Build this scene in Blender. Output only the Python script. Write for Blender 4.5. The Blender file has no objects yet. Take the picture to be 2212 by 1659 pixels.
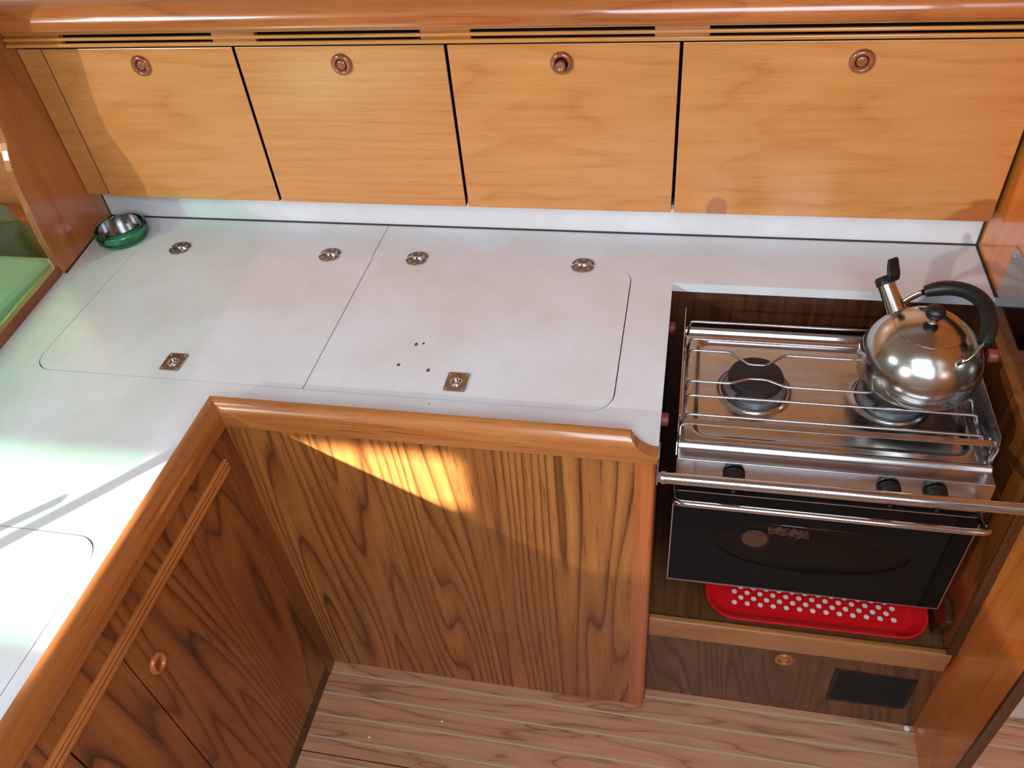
import bpy, bmesh, math, random
from mathutils import Vector, Matrix
random.seed(7)
C = bpy.context.scene.collection
PI = math.pi

# ------------------------------------------------------------------ materials
def S(r, g, b):
    def f(c):
        c /= 255.0
        return c / 12.92 if c <= 0.04045 else ((c + 0.055) / 1.055) ** 2.4
    return (f(r), f(g), f(b), 1.0)

class NT:
    def __init__(self, name):
        self.m = bpy.data.materials.new(name)
        self.m.use_nodes = True
        self.t = self.m.node_tree
        self.t.nodes.clear()
        self.out = self.n('ShaderNodeOutputMaterial')
    def n(self, k, **kw):
        x = self.t.nodes.new(k)
        for a, v in kw.items():
            if a.startswith('_'):
                setattr(x, a[1:], v)
            else:
                x.inputs[a.replace('__', ' ')].default_value = v
        return x
    def l(self, a, b):
        self.t.links.new(a, b)
    def math(self, op, a, b=None, c=None, clamp=False):
        x = self.n('ShaderNodeMath', _operation=op, _use_clamp=clamp)
        for i, v in enumerate((a, b, c)):
            if v is None: continue
            if isinstance(v, (int, float)): x.inputs[i].default_value = v
            else: self.l(v, x.inputs[i])
        return x.outputs[0]
    def mix(self, f, a, b, mode='MIX'):
        x = self.n('ShaderNodeMix', _data_type='RGBA', _blend_type=mode)
        for i, v in ((0, f), (6, a), (7, b)):
            if isinstance(v, (int, float, tuple)): x.inputs[i].default_value = v
            else: self.l(v, x.inputs[i])
        return x.outputs[2]
    def ramp(self, f, pts, interp='LINEAR'):
        x = self.n('ShaderNodeValToRGB')
        x.color_ramp.interpolation = interp
        e = x.color_ramp.elements
        while len(e) < len(pts): e.new(0.5)
        for q, (p, c) in zip(e, pts):
            q.position = p
            q.color = c if isinstance(c, tuple) else (c, c, c, 1)
        self.l(f, x.inputs[0])
        return x.outputs[0]
    def coords(self, scale=(1, 1, 1), loc=(0, 0, 0), rot=(0, 0, 0), src=None):
        if src is None:
            src = self.n('ShaderNodeTexCoord').outputs['Object']
        mp = self.n('ShaderNodeMapping')
        mp.inputs['Scale'].default_value = scale
        mp.inputs['Location'].default_value = loc
        mp.inputs['Rotation'].default_value = rot
        self.l(src, mp.inputs[0])
        return mp.outputs[0]
    def noise(self, v, scale=1.0, detail=2.0, rough=0.5, dist=0.0):
        x = self.n('ShaderNodeTexNoise', Scale=scale, Detail=detail, Roughness=rough, Distortion=dist)
        self.l(v, x.inputs['Vector'])
        return x.outputs[0]
    def bsdf(self, color, rough=0.5, metal=0.0, coat=0.0, coatr=0.1, spec=0.5, bump=None, bs=0.1, **kw):
        b = self.n('ShaderNodeBsdfPrincipled')
        for k, v in (('Base Color', color), ('Roughness', rough), ('Metallic', metal), ('Coat Weight', coat),
                     ('Coat Roughness', coatr), ('Specular IOR Level', spec)):
            if isinstance(v, (int, float, tuple)): b.inputs[k].default_value = v
            else: self.l(v, b.inputs[k])
        for k, v in kw.items():
            b.inputs[k.replace('__', ' ')].default_value = v
        if bump is not None:
            bn = self.n('ShaderNodeBump', Strength=bs, Distance=0.002)
            self.l(bump, bn.inputs['Height'])
            self.l(bn.outputs[0], b.inputs['Normal'])
        self.l(b.outputs[0], self.out.inputs[0])
        return b

def wood(name, dark, mid, light, axis='X', along=1.2, across=7.0, K=7.0, L=0.0, contrast=0.8,
         rough=0.32, coat=0.35, coatr=0.12, seed=0.0, fibre=0.35, blotch=0.25, rot=0.0, pore=0.3, linew=0.12):
    """Veneer: contour lines of a noise field stretched along the grain make the cathedral figure."""
    t = NT(name)
    sc = {'X': (along, across, across), 'Y': (across, along, across), 'Z': (across, across, along)}[axis]
    base = t.n('ShaderNodeTexCoord').outputs['Object']
    if rot:
        r = {'X': (0, rot, 0), 'Z': (0, rot, 0), 'Y': (0, 0, rot)}[axis]
        base = t.coords(rot=r, src=base)
    v = t.coords(sc, (seed, seed * 1.7, seed * 0.6), src=base)
    n1 = t.noise(v, 1.0, 1.5, 0.45, 0.15)
    sc2 = {'X': (along * 4, across * 3, across * 3), 'Y': (across * 3, along * 4, across * 3), 'Z': (across * 3, across * 3, along * 4)}[axis]
    n2 = t.noise(t.coords(sc2, (seed, 3, 1), src=base), 1.0, 2.0, 0.5)
    h = t.math('MULTIPLY_ADD', n2, 0.25 / K, n1)
    h = t.math('MULTIPLY', h, K)
    if L:
        sx = t.n('ShaderNodeSeparateXYZ')
        t.l(base, sx.inputs[0])
        ac = {'X': 2, 'Y': 0, 'Z': 0}[axis]
        h = t.math('MULTIPLY_ADD', sx.outputs[ac], L, h)
    fr = t.math('FRACT', h)
    ring = t.ramp(fr, [(0.0, 0.0), (linew * 0.5, 0.18), (linew * 2.2, 0.62), (0.60, 1.0), (0.88, 0.80), (0.965, 0.45), (1.0, 0.0)])
    # lines come and go along the sheet
    vis = t.ramp(t.noise(v, 2.3, 2, 0.5), [(0.3, 0.35), (0.68, 1.0)])
    ringc = t.math('MULTIPLY_ADD', t.math('SUBTRACT', ring, 0.6), t.math('MULTIPLY', vis, contrast), 0.6, clamp=True)
    s3 = {'X': (9, 420, 420), 'Y': (420, 9, 420), 'Z': (420, 420, 9)}[axis]
    fib = t.noise(t.coords(s3, src=base), 1.0, 3, 0.6)
    s4 = {'X': (2.2, 60, 60), 'Y': (60, 2.2, 60), 'Z': (60, 60, 2.2)}[axis]
    fib2 = t.noise(t.coords(s4, (seed, 0, 0), src=base), 1.0, 3, 0.6)
    f = t.math('MULTIPLY_ADD', t.math('SUBTRACT', fib, 0.5), fibre, ringc)
    f = t.math('MULTIPLY_ADD', t.math('SUBTRACT', fib2, 0.5), fibre * 1.4, f, clamp=True)
    col = t.ramp(f, [(0.0, dark), (0.5, mid), (1.0, light)])
    s5 = {'X': (12, 260, 260), 'Y': (260, 12, 260), 'Z': (260, 260, 12)}[axis]
    po = t.ramp(t.noise(t.coords(s5, (seed, 9, 2), src=base), 1.0, 2, 0.5), [(0.30, 1.0), (0.40, 0.0)])
    po = t.math('MULTIPLY', po, pore)
    col = t.mix(po, col, tuple(c * 0.45 for c in dark[:3]) + (1,))
    bl = t.noise(t.coords((2.2, 2.2, 2.2), (seed, 1, 5), src=base), 1.0, 2, 0.5)
    bl = t.ramp(bl, [(0.3, 1.0 - blotch), (0.7, 1.0)])
    col = t.mix(1.0, col, bl, 'MULTIPLY')
    rr = t.math('MULTIPLY_ADD', fib2, 0.15, rough - 0.07)
    t.bsdf(col, rr, coat=coat, coatr=coatr, bump=fib, bs=0.05)
    return t.m

def plain(name, col, rough=0.5, metal=0.0, coat=0.0, var=0.06, scale=40, spec=0.5, bs=0.05):
    t = NT(name)
    n = t.noise(t.coords(), scale, 3, 0.6)
    lo = tuple(c * (1 - var) for c in col[:3]) + (1,)
    hi = tuple(min(1, c * (1 + var)) for c in col[:3]) + (1,)
    c = t.ramp(n, [(0.3, lo), (0.7, hi)])
    t.bsdf(c, rough, metal, coat, spec=spec, bump=n, bs=bs)
    return t.m

def steel(name, col, rough=0.2, axis='X', brush=0.12, smudge=0.12):
    t = NT(name)
    sc = {'X': (6, 700, 700), 'Y': (700, 6, 700), 'Z': (700, 700, 6)}[axis]
    n = t.noise(t.coords(sc), 1.0, 2, 0.5)
    s = t.noise(t.coords((14, 14, 14)), 1.0, 4, 0.6)
    r = t.math('MULTIPLY_ADD', n, brush, rough - brush * 0.5)
    r = t.math('MULTIPLY_ADD', s, smudge, r)
    c = t.mix(t.ramp(s, [(0.35, 0.0), (0.75, 0.35)]), col, tuple(x * 0.72 for x in col[:3]) + (1,))
    t.bsdf(c, r, 1.0)
    return t.m

M = {}
M['door'] = wood('locker_veneer', S(168, 98, 42), S(207, 138, 74), S(223, 158, 94), 'X', 1.6, 7.5, 7.0, 0, 0.40, rough=0.34, coat=0.5, coatr=0.2, seed=2.3, fibre=0.5, blotch=0.13, pore=0.22, linew=0.1)
M['door_straight'] = wood('locker_veneer_straight', S(168, 98, 42), S(207, 138, 74), S(223, 158, 94), 'X', .5, 9, 5.0, 60, 0.28, rough=0.34, coat=0.5, coatr=0.2, seed=5.1, fibre=0.6, blotch=0.12, pore=0.28, linew=0.1)
M['rail'] = wood('varnished_rail', S(126, 64, 26), S(184, 104, 50), S(204, 128, 68), 'X', 1.5, 14, 5.0, 0, 0.5, rough=0.22, coat=1.0, coatr=0.06, seed=9.2, fibre=0.4, blotch=0.25)
M['strip'] = wood('light_strip_wood', S(164, 100, 44), S(206, 142, 72), S(222, 164, 94), 'X', 1.5, 14, 4.0, 0, 0.3, rough=0.25, coat=0.8, coatr=0.08, seed=3.2, fibre=0.4)
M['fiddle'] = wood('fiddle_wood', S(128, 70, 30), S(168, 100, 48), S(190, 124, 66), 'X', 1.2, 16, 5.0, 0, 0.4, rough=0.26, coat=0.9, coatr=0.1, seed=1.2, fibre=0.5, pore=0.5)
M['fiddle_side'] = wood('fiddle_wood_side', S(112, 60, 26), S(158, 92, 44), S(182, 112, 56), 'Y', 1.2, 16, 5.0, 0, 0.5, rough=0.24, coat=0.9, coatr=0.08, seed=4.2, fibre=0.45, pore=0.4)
M['teak'] = wood('cabinet_teak', S(44, 21, 9), S(134, 80, 37), S(186, 122, 62), 'Z', 0.50, 6.0, 21.0, 26, 0.9, rough=0.38, coat=0.3, coatr=0.2, seed=14.4, fibre=0.35, blotch=0.18, pore=0.45, linew=0.07)
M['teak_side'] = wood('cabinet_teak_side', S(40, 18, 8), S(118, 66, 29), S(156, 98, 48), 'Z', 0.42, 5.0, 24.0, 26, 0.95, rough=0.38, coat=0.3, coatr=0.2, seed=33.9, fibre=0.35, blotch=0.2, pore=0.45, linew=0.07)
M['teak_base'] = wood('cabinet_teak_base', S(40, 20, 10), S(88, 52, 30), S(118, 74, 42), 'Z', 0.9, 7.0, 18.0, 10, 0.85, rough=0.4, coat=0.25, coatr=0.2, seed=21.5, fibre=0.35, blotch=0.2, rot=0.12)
M['post'] = wood('post_wood', S(140, 66, 26), S(178, 96, 44), S(200, 122, 66), 'Z', 0.9, 26, 5.0, 0, 0.5, rough=0.3, coat=0.5, coatr=0.12, seed=6.6, fibre=0.4)
M['stile'] = wood('stile_wood', S(84, 42, 16), S(124, 70, 32), S(150, 90, 44), 'Z', 0.9, 18, 4.0, 0, 0.5, rough=0.35, coat=0.3, seed=8.1)
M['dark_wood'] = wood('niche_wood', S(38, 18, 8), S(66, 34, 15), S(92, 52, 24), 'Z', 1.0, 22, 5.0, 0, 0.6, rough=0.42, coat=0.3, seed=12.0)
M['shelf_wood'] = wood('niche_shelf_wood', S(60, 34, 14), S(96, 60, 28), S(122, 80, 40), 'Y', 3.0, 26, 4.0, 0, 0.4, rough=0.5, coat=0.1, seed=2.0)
M['ledge'] = wood('ledge_wood', S(126, 74, 36), S(166, 108, 58), S(188, 134, 82), 'X', 1.6, 15, 4.0, 0, 0.5, rough=0.34, coat=0.4, seed=7.7)
M['partition'] = wood('partition_veneer', S(184, 88, 26), S(238, 132, 50), S(250, 160, 72), 'Z', 0.8, 9, 4.5, 0, 0.55, rough=0.3, coat=0.7, coatr=0.1, seed=17.0, fibre=0.5, blotch=0.3)
M['board'] = wood('divider_veneer', S(140, 76, 32), S(184, 112, 56), S(204, 130, 70), 'Z', 0.8, 7, 4.0, 0, 0.5, rough=0.28, coat=0.8, coatr=0.12, seed=19.0, fibre=0.45, blotch=0.25)
M['coaming'] = wood('coaming_wood', S(92, 44, 18), S(132, 70, 30), S(156, 88, 40), 'Y', 1.2, 16, 4.0, 0, 0.4, rough=0.35, coat=0.3, coatr=0.2, seed=3.9)
M['liner'] = wood('liner_veneer', S(64, 32, 12), S(132, 72, 28), S(160, 94, 40), 'Z', 0.8, 12, 5.0, 10, 0.7, rough=0.36, coat=0.5, coatr=0.15, seed=27.0, fibre=0.5, blotch=0.3)
M['grip'] = wood('grip_wood', S(140, 76, 34), S(182, 108, 54), S(204, 130, 72), 'Y', 1.2, 22, 4.0, 0, 0.4, rough=0.26, coat=0.8, coatr=0.1, seed=4.9, fibre=0.4)
M['knob_wood'] = wood('turned_knob_wood', S(104, 48, 26), S(150, 84, 52), S(176, 108, 70), 'X', 10, 60, 3.0, 0, 0.6, rough=0.16, coat=1.0, coatr=0.04, seed=1.0)
M['edge_dark'] = wood('edge_wood', S(44, 22, 10), S(72, 40, 18), S(92, 54, 26), 'Z', 1.0, 22, 4.0, 0, 0.5, rough=0.4, coat=0.2, seed=11.0)
M['door_edge'] = plain('gap_shade_edge', S(30, 16, 10), 0.7, spec=0.2)  # near-black door sides put the shade of the gaps into colour
M['caulk'] = plain('sealant', S(52, 44, 38), 0.6)
M['black_gap'] = plain('dark_gap', S(12, 7, 5), 0.9, spec=0.1)  # near-black colour stands in for shade inside slots, gaps and recesses
M['rubber'] = plain('black_plastic', S(18, 20, 22), 0.38, spec=0.5)
M['black_matte'] = plain('black_enamel', S(24, 22, 22), 0.5)
M['burner_grey'] = plain('burner_alloy', S(120, 122, 130), 0.45, metal=0.7, var=0.15, scale=120)
M['burner_black'] = plain('burner_cap_enamel', S(34, 28, 28), 0.55, var=0.15, scale=160)
M['steel'] = steel('stainless', (0.56, 0.55, 0.56, 1), 0.16, 'X')
M['steel_hob'] = steel('stainless_hob', (0.50, 0.49, 0.50, 1), 0.12, 'X', 0.1, 0.16)
M['steel_tube'] = steel('polished_tube', (0.62, 0.61, 0.62, 1), 0.07, 'X', 0.06, 0.05)
M['steel_wire'] = steel('wire_steel', (0.42, 0.41, 0.42, 1), 0.2, 'X')
M['steel_kettle'] = steel('kettle_steel', (0.56, 0.54, 0.51, 1), 0.12, 'Z', 0.05, 0.14)
M['steel_plate'] = steel('mirror_plate', (0.50, 0.50, 0.48, 1), 0.07, 'Z', 0.04, 0.06)
M['steel_latch'] = steel('latch_steel', (0.50, 0.46, 0.42, 1), 0.2, 'X')
M['chrome'] = steel('chrome', (0.75, 0.76, 0.80, 1), 0.05, 'X', 0.02, 0.02)
M['red_knob'] = plain('red_plastic', S(158, 74, 66), 0.45)
M['cushion'] = plain('cushion_cloth', S(190, 196, 206), 0.9, var=0.05, scale=300)
M['white'] = plain('white_liner', S(214, 210, 200), 0.6)
M['crumb'] = plain('white_crumb', S(235, 232, 226), 0.7)
M['clear'] = None

def laminate():
    t = NT('worktop_laminate')
    c = t.coords()
    n = t.noise(c, 900, 2, 0.7)
    n2 = t.noise(c, 5, 3, 0.6)
    col = t.ramp(n, [(0.25, S(202, 205, 212)), (0.5, S(224, 227, 236)), (0.8, S(236, 239, 246))])
    st = t.ramp(n2, [(0.35, S(246, 241, 235)), (0.65, (1, 1, 1, 1))])
    col = t.mix(1.0, col, st, 'MULTIPLY')
    # scattered dark flecks of dirt
    vo = t.n('ShaderNodeTexVoronoi', Scale=9.0)
    t.l(c, vo.inputs['Vector'])
    fl = t.ramp(vo.outputs['Distance'], [(0.010, 1.0), (0.016, 0.0)])
    keep = t.ramp(t.noise(c, 31, 0, 0.5), [(0.52, 0.0), (0.56, 1.0)])
    col = t.mix(t.math('MULTIPLY', fl, keep), col, S(92, 78, 66))
    sc = t.ramp(t.noise(t.coords((30, 8, 30), rot=(0, 0, 0.6)), 1.0, 3, 0.6), [(0.3, 0.30), (0.7, 0.42)])
    t.bsdf(col, sc, bump=n, bs=0.04, spec=0.45)
    return t.m
M['laminate'] = laminate()

def floor_mat():
    t = NT('teak_and_holly_sole')
    tc = t.n('ShaderNodeTexCoord').outputs['Object']
    sx = t.n('ShaderNodeSeparateXYZ'); t.l(tc, sx.inputs[0])
    y = sx.outputs[1]
    # holly stripes every 53 mm, 4.5 mm wide
    ph = t.math('DIVIDE', t.math('ADD', y, -0.8560 + 0.0022 + 5.3 * 1), 0.0531)
    fr = t.math('FRACT', ph)
    stripe = t.math('LESS_THAN', fr, 0.085)
    plank = t.math('FLOOR', ph)
    off = t.math('MULTIPLY', plank, 3.17)
    cx = t.n('ShaderNodeCombineXYZ')
    t.l(t.math('ADD', sx.outputs[0], off), cx.inputs[0]); t.l(y, cx.inputs[1]); t.l(off, cx.inputs[2])
    v = t.coords((2.2, 22, 1), src=cx.outputs[0])
    n1 = t.noise(v, 1.0, 2, 0.5, 0.4)
    ring = t.ramp(t.math('FRACT', t.math('MULTIPLY', n1, 4.0)), [(0, 0.2), (0.06, 0.5), (0.5, 0.8), (0.9, 0.6), (1, 0.2)])
    fib = t.noise(t.coords((8, 330, 1), src=cx.outputs[0]), 1.0, 3, 0.6)
    f = t.math('MULTIPLY_ADD', t.math('SUBTRACT', fib, 0.5), 0.7, ring, clamp=True)
    col = t.ramp(f, [(0.0, S(116, 76, 52)), (0.5, S(178, 128, 96)), (1.0, S(206, 156, 120))])
    kn = t.ramp(t.noise(t.coords((3, 26, 1), (4, 2, 0), src=cx.outputs[0]), 1.0, 1, 0.5), [(0.22, 1.0), (0.28, 0.0)])
    col = t.mix(kn, col, S(62, 38, 32))
    col = t.mix(stripe, col, S(186, 172, 144))
    # the joint where the sole board can be lifted
    j = t.math('LESS_THAN', t.math('ABSOLUTE', t.math('ADD', y, -0.6696)), 0.0012)
    col = t.mix(j, col, S(30, 18, 12))
    t.bsdf(col, 0.42, coat=0.15, coatr=0.3, bump=fib, bs=0.08)
    return t.m
M['floor'] = floor_mat()

def thin_glass(name, tint, refl=0.9, rough=0.02):
    """Sheet glass: mirror reflection by Fresnel, the rest passes straight through and is tinted."""
    t = NT(name)
    fr = t.n('ShaderNodeFresnel')
    ge = t.n('ShaderNodeNewGeometry')       # same index seen from either face of the sheet
    t.l(t.math('MULTIPLY_ADD', ge.outputs['Backfacing'], 1 / 1.5 - 1.5, 1.5), fr.inputs['IOR'])
    tr = t.n('ShaderNodeBsdfTransparent'); tr.inputs[0].default_value = tint
    gl = t.n('ShaderNodeBsdfGlossy', Roughness=rough); gl.inputs[0].default_value = (refl, refl, refl, 1)
    mx = t.n('ShaderNodeMixShader')
    t.l(fr.outputs[0], mx.inputs[0]); t.l(tr.outputs[0], mx.inputs[1]); t.l(gl.outputs[0], mx.inputs[2])
    t.l(mx.outputs[0], t.out.inputs[0])
    return t.m
M['green_glass'] = thin_glass('green_sheet_glass', (0.62, 0.94, 0.72, 1))
M['smoked'] = thin_glass('smoked_acrylic', (0.205, 0.205, 0.20, 1))
M['clear'] = thin_glass('clear_plastic', (0.85, 0.85, 0.85, 1), 0.9, 0.08)
M['oven_glass'] = thin_glass('oven_glass', (0.72, 0.70, 0.68, 1), 0.3)
def bottle_green():
    t = NT('green_bowl_glass')
    t.bsdf((0.10, 0.62, 0.30, 1), 0.03, Transmission__Weight=1.0, IOR=1.45)
    return t.m
M['bowl_glass'] = bottle_green()

def tray_mat():
    t = NT('red_dotted_melamine')
    tc = t.n('ShaderNodeTexCoord').outputs['Object']
    sx = t.n('ShaderNodeSeparateXYZ'); t.l(tc, sx.inputs[0])
    def dots(ox, oy):
        p = 0.0262
        qx = t.math('ADD', t.math('DIVIDE', sx.outputs[0], p), ox)
        qy = t.math('ADD', t.math('DIVIDE', sx.outputs[1], p), oy)
        a = t.math('SUBTRACT', t.math('FRACT', qx), 0.5)
        b = t.math('SUBTRACT', t.math('FRACT', qy), 0.5)
        d = t.math('SQRT', t.math('ADD', t.math('MULTIPLY', a, a), t.math('MULTIPLY', b, b)))
        cx = t.math('MULTIPLY', t.math('SUBTRACT', t.math('ADD', t.math('FLOOR', qx), 0.5), ox), p)
        cy = t.math('MULTIPLY', t.math('SUBTRACT', t.math('ADD', t.math('FLOOR', qy), 0.5), oy), p)
        m = t.math('MULTIPLY', t.math('LESS_THAN', t.math('ABSOLUTE', cx), 0.163), t.math('GREATER_THAN', cy, 0.044))
        return t.math('MULTIPLY', t.math('LESS_THAN', d, 0.205), m)
    d = t.math('MULTIPLY', t.math('MAXIMUM', dots(0.5, 0.5), dots(0.0, 0.0)), t.math('LESS_THAN', sx.outputs[2], 0.006))
    col = t.mix(d, S(226, 26, 30), S(238, 230, 222))
    t.bsdf(col, 0.32, coat=0.3, coatr=0.1)
    return t.m
M['tray'] = tray_mat()

# soft-edged dark marks mixed into the fourth locker door's veneer colour
def marked_door():
    m = M['door'].copy(); m.name = 'locker_veneer_dark_marked'
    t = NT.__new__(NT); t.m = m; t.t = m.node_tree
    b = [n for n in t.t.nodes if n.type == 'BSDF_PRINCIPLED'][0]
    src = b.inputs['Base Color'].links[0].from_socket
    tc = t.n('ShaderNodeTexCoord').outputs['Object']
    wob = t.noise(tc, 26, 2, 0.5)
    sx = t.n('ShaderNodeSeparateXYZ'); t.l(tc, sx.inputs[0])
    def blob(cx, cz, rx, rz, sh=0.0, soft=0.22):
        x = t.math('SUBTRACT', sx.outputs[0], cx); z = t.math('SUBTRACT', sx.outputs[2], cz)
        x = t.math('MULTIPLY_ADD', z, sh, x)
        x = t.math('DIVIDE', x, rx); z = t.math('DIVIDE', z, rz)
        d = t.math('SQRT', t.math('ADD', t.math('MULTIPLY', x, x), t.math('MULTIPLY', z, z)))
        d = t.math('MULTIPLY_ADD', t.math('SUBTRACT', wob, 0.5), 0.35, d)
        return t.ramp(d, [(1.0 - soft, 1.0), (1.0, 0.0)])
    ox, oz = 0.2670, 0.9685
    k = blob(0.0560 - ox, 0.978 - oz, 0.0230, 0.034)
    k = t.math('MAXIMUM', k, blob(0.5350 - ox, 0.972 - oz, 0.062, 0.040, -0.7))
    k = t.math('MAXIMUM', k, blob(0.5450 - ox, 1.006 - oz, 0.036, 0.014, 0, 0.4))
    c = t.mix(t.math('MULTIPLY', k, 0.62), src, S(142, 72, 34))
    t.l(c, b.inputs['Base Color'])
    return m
M['door_b'] = marked_door()

# ------------------------------------------------------------------ geometry helpers
def obj(name, data, mat=None, parent=None, smooth=False, bevel=0.0, bseg=2, loc=None, auto=None):
    """data = (verts, faces) in world coordinates (or in local ones when loc is given)"""
    vs, fs = data[0], data[1]
    me = bpy.data.meshes.new(name)
    off = Vector((0, 0, 0))
    if loc is None and parent is not None:
        p = parent
        while p is not None:
            off += p.location; p = p.parent
    me.from_pydata([tuple(Vector(v) - off) for v in vs], [], [tuple(f) for f in fs])
    bm = bmesh.new(); bm.from_mesh(me)
    bmesh.ops.recalc_face_normals(bm, faces=bm.faces)
    bm.to_mesh(me); bm.free()
    if mat is not None: me.materials.append(mat)
    if smooth: me.polygons.foreach_set('use_smooth', [True] * len(me.polygons))
    o = bpy.data.objects.new(name, me)
    C.objects.link(o)
    if parent is not None: o.parent = parent
    if loc is not None: o.location = loc
    if bevel:
        b = o.modifiers.new('bevel', 'BEVEL'); b.width = bevel; b.segments = bseg; b.limit_method = 'ANGLE'; b.angle_limit = math.radians(40)
        b.harden_normals = False
    if auto is not None:
        me.polygons.foreach_set('use_smooth', [True] * len(me.polygons))
        bm = bmesh.new(); bm.from_mesh(me)
        for e in bm.edges:
            if len(e.link_faces) == 2 and e.calc_face_angle(0) > math.radians(auto): e.smooth = False
        bm.to_mesh(me); bm.free()
    return o

def join(*ds):
    V, F = [], []
    for v, f in ds:
        n = len(V); V += list(v); F += [tuple(i + n for i in q) for q in f]
    return V, F
def box(x0, x1, y0, y1, z0, z1):
    v = [(x, y, z) for x in (x0, x1) for y in (y0, y1) for z in (z0, z1)]
    return v, [(0, 1, 3, 2), (4, 6, 7, 5), (0, 4, 5, 1), (2, 3, 7, 6), (0, 2, 6, 4), (1, 5, 7, 3)]
def hexa(a, b):
    """solid between quad a and quad b (same order)"""
    v = list(a) + list(b); n = len(a)
    f = [tuple(range(n)), tuple(range(2 * n - 1, n - 1, -1))]
    for i in range(n):
        j = (i + 1) % n; f.append((i, i + n, j + n, j))
    return v, f
def lathe(prof, c=(0, 0, 0), axis='Z', n=48, R=None):
    V, F = [], []
    m = len(prof)
    for i in range(n):
        a = 2 * PI * i / n
        for r, h in prof:
            p = Vector((r * math.cos(a), r * math.sin(a), h))
            if axis == 'Y': p = Vector((p.x, -p.z, p.y))      # h points to -y
            if axis == 'X': p = Vector((p.z, p.x, p.y))
            if R is not None: p = R @ p
            V.append(tuple(p + Vector(c)))
    for i in range(n):
        j = (i + 1) % n
        for k in range(m - 1):
            F.append((i * m + k, j * m + k, j * m + k + 1, i * m + k + 1))
    if prof[0][0] > 1e-6: F.append(tuple(i * m for i in range(n)))
    if prof[-1][0] > 1e-6: F.append(tuple(i * m + m - 1 for i in range(n)))
    return V, F
def clean(d):
    v, f = d
    me = bpy.data.meshes.new('tmp'); me.from_pydata([tuple(q) for q in v], [], f)
    bm = bmesh.new(); bm.from_mesh(me); bmesh.ops.remove_doubles(bm, verts=bm.verts, dist=1e-6)
    bmesh.ops.dissolve_degenerate(bm, dist=1e-7, edges=bm.edges)
    bm.verts.index_update()
    out = [tuple(q.co) for q in bm.verts], [tuple(x.index for x in g.verts) for g in bm.faces]
    bm.free(); bpy.data.meshes.remove(me)
    return out
def tube(pts, r, n=12, closed=False, rx=None):
    P = [Vector(p) for p in pts]
    m = len(P); V, F = [], []
    def tan(i):
        if closed: return (P[(i + 1) % m] - P[i - 1]).normalized()
        if i == 0: return (P[1] - P[0]).normalized()
        if i == m - 1: return (P[-1] - P[-2]).normalized()
        return ((P[i + 1] - P[i]).normalized() + (P[i] - P[i - 1]).normalized()).normalized()
    t = tan(0)
    u = t.orthogonal().normalized()
    if abs(t.z) < 0.9: u = (Vector((0, 0, 1)) - t * t.z).normalized()
    for i in range(m):
        t = tan(i)
        u = (u - t * u.dot(t)).normalized(); w = t.cross(u)
        rr = r[i] if isinstance(r, (list, tuple)) else r
        for k in range(n):
            a = 2 * PI * k / n
            V.append(tuple(P[i] + u * math.cos(a) * rr + w * math.sin(a) * (rx if rx else rr)))
    for i in range(m if closed else m - 1):
        j = (i + 1) % m
        for k in range(n):
            l = (k + 1) % n
            F.append((i * n + k, i * n + l, j * n + l, j * n + k))
    if not closed:
        F.append(tuple(range(n))); F.append(tuple((m - 1) * n + k for k in range(n)))
    return V, F
def fillet(pts, r, n=6):
    """round the inner corners of a polyline"""
    P = [Vector(p) for p in pts]; out = [P[0]]
    for i in range(1, len(P) - 1):
        a = (P[i - 1] - P[i]); b = (P[i + 1] - P[i])
        q = min(r, a.length * 0.49, b.length * 0.49)
        s = P[i] + a.normalized() * q; e = P[i] + b.normalized() * q
        for k in range(n + 1):
            t = k / n
            out.append(s * (1 - t) ** 2 + P[i] * 2 * t * (1 - t) + e * t * t)
    out.append(P[-1]); return out
def rrect(x0, x1, y0, y1, r, n=8):
    rs = r if isinstance(r, (list, tuple)) else (r, r, r, r)
    out = []
    for (cx, cy, a0), q in zip(((x1, y1, 0), (x0, y1, 90), (x0, y0, 180), (x1, y0, 270)), rs):
        sx = 1 if cx == x1 else -1; sy = 1 if cy == y1 else -1
        if q <= 0: out.append((cx, cy)); continue
        for k in range(n + 1):
            a = math.radians(a0 + 90 * k / n)
            out.append((cx - sx * q + q * math.cos(a), cy - sy * q + q * math.sin(a)))
    return out
def slab(loops, lo, hi, plane='XY'):
    """flat plate with holes: loops[0] outline, others holes"""
    cu = bpy.data.curves.new('tmp', 'CURVE'); cu.dimensions = '2D'; cu.fill_mode = 'BOTH'
    cu.extrude = (hi - lo) / 2
    for L in loops:
        s = cu.splines.new('POLY'); s.points.add(len(L) - 1); s.use_cyclic_u = True
        for p, q in zip(s.points, L): p.co = (q[0], q[1], 0, 1)
    o = bpy.data.objects.new('tmp', cu); C.objects.link(o)
    bpy.context.view_layer.update()
    me = bpy.data.meshes.new_from_object(o)
    mid = (hi + lo) / 2
    V = []
    for v in me.vertices:
        a, b, c = v.co
        c += mid
        V.append({'XY': (a, b, c), 'XZ': (a, c, b), 'YZ': (c, a, b)}[plane])
    F = [tuple(p.vertices) for p in me.polygons]
    bpy.data.objects.remove(o); bpy.data.curves.remove(cu); bpy.data.meshes.remove(me)
    return clean((V, F))
def circ(cx, cy, r, n=32, ry=None):
    return [(cx + r * math.cos(2 * PI * k / n), cy + (ry or r) * math.sin(2 * PI * k / n)) for k in range(n)]

def thing(name, label, cat, loc=(0, 0, 0), group=None):
    o = bpy.data.objects.new(name, None); C.objects.link(o)
    o.empty_display_size = 0.05
    o.location = loc; tag(o, label, cat, group)
    return o
def tag(o, label, cat, group=None):
    o['label'] = label; o['category'] = cat
    if group: o['group'] = group
    return o
def struct(name, data, mat, **kw):
    o = obj(name, data, mat, **kw); o['kind'] = 'structure'; return o

WT = 0.885            # worktop height

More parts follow.
